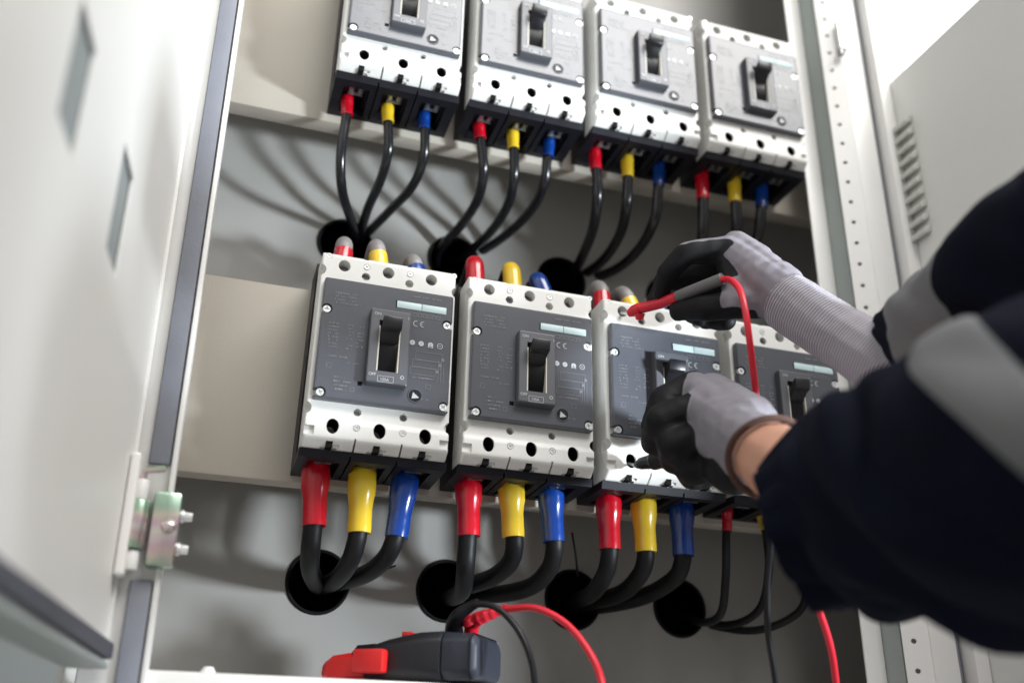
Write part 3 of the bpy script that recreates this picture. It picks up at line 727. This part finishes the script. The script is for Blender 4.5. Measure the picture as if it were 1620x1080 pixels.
b2 = loft(bmesh.new(), [octa(0.0245, 0.030, 0.001, 0.0335, 0.006), octa(LEN * 0.40, 0.030, 0.001, 0.0330, 0.006), octa(LEN * 0.62, 0.028, 0.002, 0.0290, 0.005), octa(LEN * 0.80, 0.024, 0.003, 0.0240, 0.004)])
me = evaluated(finish(b2, 0), [('BEVEL', dict(width=0.0018, segments=2, limit_method='ANGLE', angle_limit=math.radians(20)))])
for p in me.polygons: p.use_smooth = True
me.set_sharp_from_angle(angle=math.radians(30))
obj('body', me, 'meter', mt)
b2 = loft(bmesh.new(), [octa(0.0, 0.0255, 0.004, 0.0285, 0.005), octa(0.004, 0.0285, 0.002, 0.0315, 0.005), octa(0.0243, 0.0296, 0.0015, 0.0330, 0.006)])
me = evaluated(finish(b2, 0), [('BEVEL', dict(width=0.0015, segments=2, limit_method='ANGLE', angle_limit=math.radians(20)))])
for p in me.polygons: p.use_smooth = True
me.set_sharp_from_angle(angle=math.radians(30))
obj('end_cap', me, 'metergrey', mt)
# seam ring
b2 = loft(bmesh.new(), [octa(0.0035, 0.0290, 0.0017, 0.0320, 0.005), octa(0.0046, 0.0294, 0.0015, 0.0324, 0.005)]); obj('seam', b2, 'black', mt)
# red trigger on the near side and the jaws
b2 = nb(LEN * 0.60, LEN * 0.82, 0.022, 0.036, 0.006, 0.0215, bev=0.002); obj('trigger', b2, 'meterred', mt)
for sgn in (1, -1):
    def js(x, w, z0, z1, c): return [Vector((p.x, sgn * (abs(p.y) if False else p.y) , p.z)) for p in octa(x, w, z0, z1, c)]
    b2 = loft(bmesh.new(), [[p + Vector((0, sgn * 0.0115, 0)) for p in octa(LEN * q, w, z0, z1, 0.003)] for q, w, z0, z1 in ((0.79, 0.0110, 0.002, 0.0205), (0.92, 0.0108, 0.002, 0.0205), (1.04, 0.0098, 0.002, 0.0190), (1.11, 0.0070, 0.003, 0.0150), (1.13, 0.0040, 0.004, 0.0110))])
    obj('jaw', b2, 'meterred', mt)
b2 = loft(bmesh.new(), [octa(LEN * 0.72, 0.025, 0.016, 0.0262, 0.003), octa(LEN * 0.86, 0.023, 0.014, 0.0255, 0.003), octa(LEN * 0.93, 0.018, 0.013, 0.0200, 0.003)]); obj('jaw_guard', b2, 'black', mt)
b2 = nb(0.052, 0.059, 0.008, 0.018, 0.0295, 0.0345, bev=0.001); obj('button', b2, 'meterred', mt)

# ------------------------------------------------------------------ test leads
def lead(label, material, root):
    return thing('test_lead', label, 'test lead', root)
# red lead
rl_root = uy(745, 990, 0.02)
rl = lead('red test lead, probe in the upper gloved hand, plug in the meter', 'leadred', rl_root)
def lpart(t, name, bm, mt): 
    o = obj(name, bm, mt, t); o.data.transform(Matrix.Translation(-Vector(t.location))); return o
pl = [uy(745, 1003, 0.026), uy(748, 985, 0.02), uy(757, 978, 0.012), uy(778, 970, 0.006), uy(802, 962, 0.0)]
b2 = bmesh.new(); path = catmull(pl, 8); n = len(path)
tube(b2, path, [0.0052 if j < n * .38 else 0.0052 - 0.0022 * min(1, (j / n - .38) / .5) + (0.0005 if j % 4 < 2 and j > n * .5 else 0) for j in range(n)], 16); lpart(rl, 'plug', b2, 'leadred')
b2 = bmesh.new(); tube(b2, [uy(742, 985, 0.016), uy(738, 976, 0.014)], [0.005, 0.0035], 14); lpart(rl, 'plug_boss', b2, 'leadred')
probe_tip = Vector((BX[2] + PX[0], 0.010, 0.1112))
p_sh = [ud(994, 496, 0.772), ud(1012, 488, 0.767), ud(1045, 480, 0.755), ud(1072, 469, 0.742), ud(1143, 441, 0.716)]
lp1 = [ud(800, 963, 0.664), ud(850, 962, 0.652), ud(900, 990, 0.64), ud(940, 1045, 0.62), ud(962, 1110, 0.60), ud(1010, 1230, 0.60), ud(1150, 1330, 0.62), ud(1290, 1290, 0.64), ud(1330, 1180, 0.65), ud(1322, 1075, 0.65), ud(1312, 1015, 0.645), ud(1292, 955, 0.64), ud(1262, 880, 0.64), ud(1228, 780, 0.655), ud(1205, 690, 0.67), ud(1196, 620, 0.672), ud(1186, 540, 0.665), ud(1178, 485, 0.672), ud(1168, 455, 0.687), ud(1153, 442, 0.707), ud(1138, 443, 0.717)]
b2 = bmesh.new(); tube(b2, catmull(lp1, 8), 0.0024, 12); lpart(rl, 'lead_wire', b2, 'leadred')
b2 = bmesh.new(); tube(b2, [p_sh[0] , p_sh[0].lerp(p_sh[1], .5), p_sh[1]], [0.0028, 0.0048, 0.0050], 16); lpart(rl, 'probe_guard', b2, 'leadred')
b2 = bmesh.new(); tube(b2, [p_sh[1], p_sh[2], p_sh[3]], [0.0043, 0.0042, 0.0042], 16); lpart(rl, 'probe_barrel', b2, 'leadred')
b2 = bmesh.new(); tube(b2, catmull([p_sh[3], p_sh[3].lerp(p_sh[4], .5), p_sh[4]], 6), 0.0046, 16); lpart(rl, 'probe_grip', b2, mat('grey_probe_grip', (0.12, 0.115, 0.118), 0.55, bump=0.2, bscale=900))
b2 = bmesh.new(); tube(b2, [p_sh[0], probe_tip], 0.0011, 10); lpart(rl, 'probe_needle', b2, 'steel')
b2 = bmesh.new(); tube(b2, [p_sh[1] + DOWN * 0.004, p_sh[1] + DOWN * 0.009], [0.0045, 0.003], 14); lpart(rl, 'finger_guard', b2, 'leadred')
# black lead
bl_root = uy(718, 998, 0.02)
bl = lead('black test lead, probe under the gloved fist, plug in the meter', 'leadblack', bl_root)
pl = [uy(718, 1000, 0.026), uy(719, 985, 0.02), uy(726, 972, 0.012), uy(742, 960, 0.006), uy(756, 953, 0.0)]
b2 = bmesh.new(); path = catmull(pl, 8); n = len(path); tube(b2, path, [0.0068 - 0.0040 * (j / n) for j in range(n)], 16); lpart(bl, 'plug', b2, 'leadblack')
bp1 = [ud(752, 955, 0.660), ud(776, 957, 0.655), ud(800, 972, 0.65), ud(825, 1005, 0.64), ud(842, 1050, 0.63), ud(852, 1110, 0.62), ud(900, 1260, 0.61), ud(1050, 1380, 0.62), ud(1200, 1300, 0.655), ud(1229, 1150, 0.66), ud(1226, 1075, 0.66), ud(1215, 1000, 0.66), ud(1214, 920, 0.66), ud(1218, 850, 0.655), ud(1200, 790, 0.665), ud(1150, 750, 0.68), ud(1110, 735, 0.69)]
b2 = bmesh.new(); tube(b2, catmull(bp1, 8), 0.0022, 12); lpart(bl, 'lead_wire', b2, 'leadblack')
b2 = bmesh.new(); path = [ud(1006, 736, 0.742), ud(1014, 733, 0.738), ud(1030, 730, 0.732), ud(1034, 729, 0.730), ud(1060, 725, 0.72), ud(1110, 735, 0.69)]
tube(b2, path, [0.0022, 0.0046, 0.0056, 0.0070, 0.0060, 0.0060], 16); lpart(bl, 'probe_barrel', b2, 'leadblack')
b2 = bmesh.new(); tube(b2, [path[0], Vector((BX[2] + QX[0] + .001, 0.012, -0.0185))], 0.0011, 10); lpart(bl, 'probe_needle', b2, 'steel')

# ------------------------------------------------------------------ person: gloved hands, forearm, jacket sleeves
person = thing('person', 'person in navy jacket and knit gloves holding test probes to the breaker', 'person', ud(1560, 760, 0.42))
PO = Vector(person.location)
def capsule(bm, p0, r0, p1, r1):
    b = bmesh.new()
    for p, r in ((p0, r0), (p1, r1)):
        bmesh.ops.create_icosphere(b, subdivisions=2, radius=r, matrix=Matrix.Translation(p))
    res = bmesh.ops.convex_hull(b, input=b.verts)
    bmesh.ops.delete(b, geom=[g for g in res['geom_interior'] if isinstance(g, bmesh.types.BMVert)], context='VERTS')
    me = bpy.data.meshes.new('c'); b.to_mesh(me); b.free(); bm.from_mesh(me); bpy.data.meshes.remove(me)
def skinned(name, bones, material, axis=None, cuff_from=None, voxel=0.0013, smooth_it=9, palm=None, wrinkle=0.0):
    """bones: (p0,r0,p1,r1,coat) ; palm: (direction, threshold) adds coating to the palm side"""
    bm = bmesh.new()
    for p0, r0, p1, r1, c in bones: capsule(bm, p0, r0, p1, r1)
    me = evaluated(finish(bm, 0), [('REMESH', dict(mode='VOXEL', voxel_size=voxel)), ('SMOOTH', dict(factor=0.5, iterations=smooth_it))])
    nv = len(me.vertices)
    co = np.empty(nv * 3, np.float32); me.vertices.foreach_get('co', co); co = co.reshape(-1, 3).astype(float)
    no = np.empty(nv * 3, np.float32); me.vertex_normals.foreach_get('vector', no); no = no.reshape(-1, 3).astype(float)
    best = np.full(nv, 1e9); coat = np.zeros(nv)
    for p0, r0, p1, r1, c in bones:
        a = np.array(p0); d = np.array(p1) - a; L2 = d @ d
        t = np.clip((co - a) @ d / L2, 0, 1); dist = np.linalg.norm(co - (a + t[:, None] * d), axis=1) - (r0 + (r1 - r0) * t)
        cv = np.array([c(x) for x in t]) if callable(c) else np.full(nv, float(c))
        k = dist < best; best[k] = dist[k]; coat[k] = cv[k]
    al = (co - np.array(axis[0])) @ np.array(axis[1]) if axis else np.zeros(nv)
    cuff = (al > cuff_from).astype(float) if axis else np.zeros(nv)
    if palm:
        k = (no @ np.array(palm[0]) > palm[1]) & (al < palm[2]) & (coat >= 0) & (coat < 0.5); coat[k] = 1.0
    k = coat > 1.5; coat[k] = np.where(no[k] @ np.array(-DOWN) > 0.74, 0.0, 1.0)
    coat = np.maximum(coat, 0)
    ed = np.empty(len(me.edges) * 2, np.int32); me.edges.foreach_get('vertices', ed); ed = ed.reshape(-1, 2)
    deg = np.bincount(ed.ravel(), minlength=nv) + 1
    for _ in range(4):
        acc = coat.copy(); np.add.at(acc, ed[:, 0], coat[ed[:, 1]]); np.add.at(acc, ed[:, 1], coat[ed[:, 0]]); coat = acc / deg
    for nm, arr in (('coat', coat), ('along', al), ('cuff', cuff)):
        at = me.attributes.new(nm, 'FLOAT', 'POINT'); at.data.foreach_set('value', arr.astype(np.float32))
    if wrinkle:
        n1 = np.array([noise.noise(Vector(v) * 55) * 0.6 + noise.noise(Vector(v) * 120) * 0.4 for v in co])
        wz = np.exp(-((al + 0.028) / 0.022) ** 2) * np.array([math.sin(a * 520 + 3.0 * noise.noise(Vector(v) * 38)) for a, v in zip(al, co)]) * (coat < 0.5)
        co = co + no * (n1 * wrinkle * (1 - cuff * 0.6) + wz * wrinkle * 0.22)[:, None]; me.vertices.foreach_set('co', co.astype(np.float32).ravel())
    me.transform(Matrix.Translation(-PO))
    for p in me.polygons: p.use_smooth = True
    return obj(name, me, material, person)
def J(*a): return ud(*a)
def chain(js, rs, coats):
    return [(js[i], rs[i], js[i + 1], rs[i + 1], coats[i]) for i in range(len(js) - 1)]
# upper (right) hand pinching the red probe
idx = [J(1150, 397, .742), J(1086, 400, .742), J(1056, 432, .748), J(1045, 462, .757)]
mid = [J(1156, 420, .765), J(1086, 420, .772), J(1050, 446, .774), J(1037, 476, .774)]
rng = [J(1170, 442, .780), J(1108, 458, .795), J(1082, 488, .788), J(1108, 502, .768)]
pnk = [J(1188, 466, .785), J(1142, 492, .795), J(1116, 506, .785), J(1150, 508, .762)]
thb = [J(1222, 474, .712), J(1172, 480, .714), J(1118, 487, .724), J(1074, 491, .744)]
wr = J(1250, 478, .700)
fa = J(1345, 541, .655); fb = J(1440, 602, .610)
hb = []
hb += chain(idx, [.0122, .0093, .0085, .0074], [2, 2, 1])
hb += chain(mid, [.0122, .0094, .0086, .0076], [2, 1, 1])
hb += chain(rng, [.0125, .0098, .0090, .0082], [1, 1, 1]) + chain(pnk, [.0120, .0088, .0082, .0076], [1, 1, 1])
hb += chain(thb, [.0150, .0118, .0100, .0084], [0, lambda t: 1.0 if t > 0.5 else 0.0, 1])
for mc, r in ((idx[0], .0125), (mid[0], .0125), (rng[0], .0125), (pnk[0], .012)): hb.append((mc, r, wr, .0200, lambda t: 2.0 if t < 0.10 else 0.0))
hb.append((J(1140, 425, .768), .0150, J(1076, 440, .776), .0135, 1)); hb.append((J(1145, 450, .768), .0135, J(1088, 468, .776), .0125, 1))
hb.append((J(1164, 388, .750), .0120, J(1236, 452, .712), .0175, 0)); hb.append((J(1164, 388, .750), .0120, J(1200, 412, .735), .0130, 0))
hb.append((thb[1], .0120, idx[0], .0105, lambda t: 2.0 if t > 0.35 else 0.0)); hb.append((thb[0], .0155, wr, .0190, 0)); hb.append((rng[0], .012, thb[0], .014, 0))
hb.append((wr + DOWN * 0.004, .0205, fa + DOWN * 0.001, .0222, -1)); hb.append((wr - DOWN * 0.003 , .0190, fa, .0220, -1)); hb.append((fa, .0226, fb, .0245, -1))
axr = ((wr), (fa - wr).normalized())
palmdir = (DOWN * 0.9 - RIGHT * 0.45).normalized()
glove_u = skinned('glove', hb, 'glove', axr, -0.004, palm=(palmdir, 0.40, -0.010), wrinkle=0.0014)
glove_u['label'] = 'grey knit glove with black coated fingers pinching the red probe'
# lower (left) fist
li = [J(1096, 614, .700), J(1050, 634, .692), J(1036, 672, .712), J(1062, 688, .728)]
lm = [J(1104, 645, .672), J(1044, 664, .668), J(1036, 700, .692), J(1064, 712, .712)]
lr = [J(1120, 690, .658), J(1064, 703, .658), J(1064, 728, .684), J(1092, 736, .704)]
lk = [J(1136, 733, .655), J(1096, 744, .657), J(1096, 756, .680), J(1120, 755, .698)]
lt = [J(1150, 660, .700), J(1095, 685, .735), J(1046, 690, .742), J(1032, 668, .740)]
lw = J(1202, 712, .603); lfa = J(1300, 778, .530)
fb_ = []
fb_ += chain(li, [.0130, .0115, .0100, .0088], [1, 1, 1]) + chain(lm, [.0132, .0116, .0100, .0088], [lambda t: 1.0 if t > 0.12 else 0.0, 1, 1])
fb_ += chain(lr, [.0130, .0110, .0098, .0086], [1, 1, 1]) + chain(lk, [.0122, .0100, .0090, .0082], [1, 1, 1])
fb_ += chain(lt, [.0150, .0110, .0095, .0085], [0, 1, 1])
for mc, r in ((li[0], .0130), (lm[0], .0132), (lr[0], .0130), (lk[0], .0122)): fb_.append((mc, r, lw, .0225, 0))
fb_.append((J(1128, 618, .690), .0135, J(1185, 668, .635), .0195, 0)); fb_.append((lt[0], .015, lw, .021, 0))
fb_.append((lk[0], .0125, J(1160, 745, .628), .0170, 1))
fb_.append((li[0], .012, lr[0], .012, 1)); fb_.append((lm[1], .010, lk[1], .010, 1)); fb_.append((lm[0], .0115, lk[0], .0115, 1))
axl = (lw, (lfa - lw).normalized())
fb_.append((li[1], .0105, lr[1], .0100, 1)); fb_.append((li[2], .0105, lk[2], .0090, 1))
glove_l = skinned('glove', fb_, 'glove', axl, 0.5, smooth_it=16, wrinkle=0.0016)
glove_l['label'] = 'pale knit glove with black coated fingers closed in a fist'
# left forearm skin
fo = skinned('forearm', [(lw - axl[1] * 0.01, .0205, lfa, .0275, 0), (lfa, .0275, lfa + axl[1] * 0.012, .027, 0)], 'skin', voxel=0.003, smooth_it=4)
# brown rolled hem of the lower glove
ctr = lw + axl[1] * 0.012; u = axl[1].orthogonal().normalized(); w2 = axl[1].cross(u)
ring = [ctr + (u * math.cos(t) + w2 * math.sin(t)) * 0.0252 + axl[1] * 0.003 * math.sin(2 * t) - PO for t in [2 * math.pi * i / 48 for i in range(49)]]
b2 = bmesh.new(); tube(b2, ring, 0.0023, 10, cap=False); bmesh.ops.remove_doubles(b2, verts=b2.verts, dist=1e-5); obj('glove_hem', b2, 'hem', person)
# sleeves
def sleeve(name, secs, label, folds=0.004, seed=0.0, flat=1.0, stripe=None):
    """secs: (center, radius); loose tube with folds; open hem at the first section"""
    cs = [s[0] for s in secs]; pts = catmull(cs, 14); rs = []
    for i in range(len(secs) - 1):
        for k in range(14): rs.append(secs[i][1] + (secs[i + 1][1] - secs[i][1]) * k / 14)
    rs.append(secs[-1][1]); n = len(pts); SEG = 72
    fr = []; t0 = (pts[1] - pts[0]).normalized(); u = (DOWN - t0 * DOWN.dot(t0)).normalized()
    Lacc = [0]
    for i in range(1, n): Lacc.append(Lacc[-1] + (pts[i] - pts[i - 1]).length)
    for i in range(n):
        t = (pts[min(i + 1, n - 1)] - pts[max(i - 1, 0)]).normalized(); u = (u - t * u.dot(t)).normalized(); fr.append((pts[i], t, u.copy(), t.cross(u)))
    def surf(s, a, off=0.0):
        s = max(0, min(n - 1.001, s)); i = int(s); f = s - i
        p = fr[i][0].lerp(fr[i + 1][0], f); u_ = fr[i][2].lerp(fr[i + 1][2], f).normalized(); w_ = fr[i][3].lerp(fr[i + 1][3], f).normalized()
        r = rs[i] + (rs[i + 1] - rs[i]) * f
        d = u_ * math.cos(a) + w_ * math.sin(a) * flat
        q = p + d * r
        l = Lacc[i] + (Lacc[i + 1] - Lacc[i]) * f
        nn = noise.noise(Vector((math.cos(a) * 1.3, math.sin(a) * 1.3, l * 24 + seed))) * folds + abs(noise.noise(Vector((math.cos(a - l * 14) * 1.6, math.sin(a - l * 14) * 1.6 + seed, l * 12)))) * folds * 2.2
        nn += 0.9 * folds * noise.noise(Vector((math.cos(a + l * 9) * 0.9, math.sin(a + l * 9) * 0.9 + seed * 2, l * 16)))
        return q + d * (nn + off)
    bm = bmesh.new(); rings = []
    SUB = 2
    for i in range((n - 1) * SUB + 1): rings.append([bm.verts.new(surf(i / SUB, 2 * math.pi * k / SEG) - PO) for k in range(SEG)])
    # inner lip at the hem
    lip = [bm.verts.new(surf(0, 2 * math.pi * k / SEG, -0.004) + fr[0][1] * 0.0004 - PO) for k in range(SEG)]; deep = [bm.verts.new(surf(10, 2 * math.pi * k / SEG, -0.006) - PO) for k in range(SEG)]
    rings = [deep, lip] + rings
    for a, b in zip(rings, rings[1:]):
        for k in range(SEG): bm.faces.new((a[k], a[(k + 1) % SEG], b[(k + 1) % SEG], b[k]))
    bm.faces.new(rings[-1])
    o = obj(name, bm, 'navy', person, smooth=80); o['label'] = label
    if stripe:
        s0, s1, amp, ph = stripe; bm = bmesh.new(); g = []
        for j in range(9):
            g.append([bm.verts.new(surf(s0 + (s1 - s0) * j / 8 + amp * math.cos(2 * math.pi * k / SEG - ph), 2 * math.pi * k / SEG, 0.0014 if 0 < j < 8 else 0.0002) - PO) for k in range(SEG)])
        for a, b in zip(g, g[1:]):
            for k in range(SEG): bm.faces.new((a[k], a[(k + 1) % SEG], b[(k + 1) % SEG], b[k]))
        st = obj('reflective_stripe', bm, 'reflect', o, smooth=80)
    return o
sleeve('sleeve', [(J(1252, 846, .532), .0385), (J(1335, 811, .518), .0485), (J(1430, 783, .488), .0580), (J(1540, 756, .452), .0660), (J(1640, 736, .42), .0690), (J(1790, 712, .39), .0690), (J(2050, 670, .35), .070)], 'navy sleeve of the lower arm with a wide grey stripe', 0.0062, 1.7, 1.0, stripe=(59, 70, 16.0, -0.6))
sleeve('sleeve', [(J(1444, 562, .630), .0310), (J(1495, 530, .600), .0365), (J(1570, 482, .560), .0410), (J(1690, 402, .500), .0450), (J(1850, 300, .44), .049)], 'navy sleeve of the upper arm with a grey stripe near its cuff', 0.004, 4.2, 1.0, stripe=(12, 32, 0, 0))
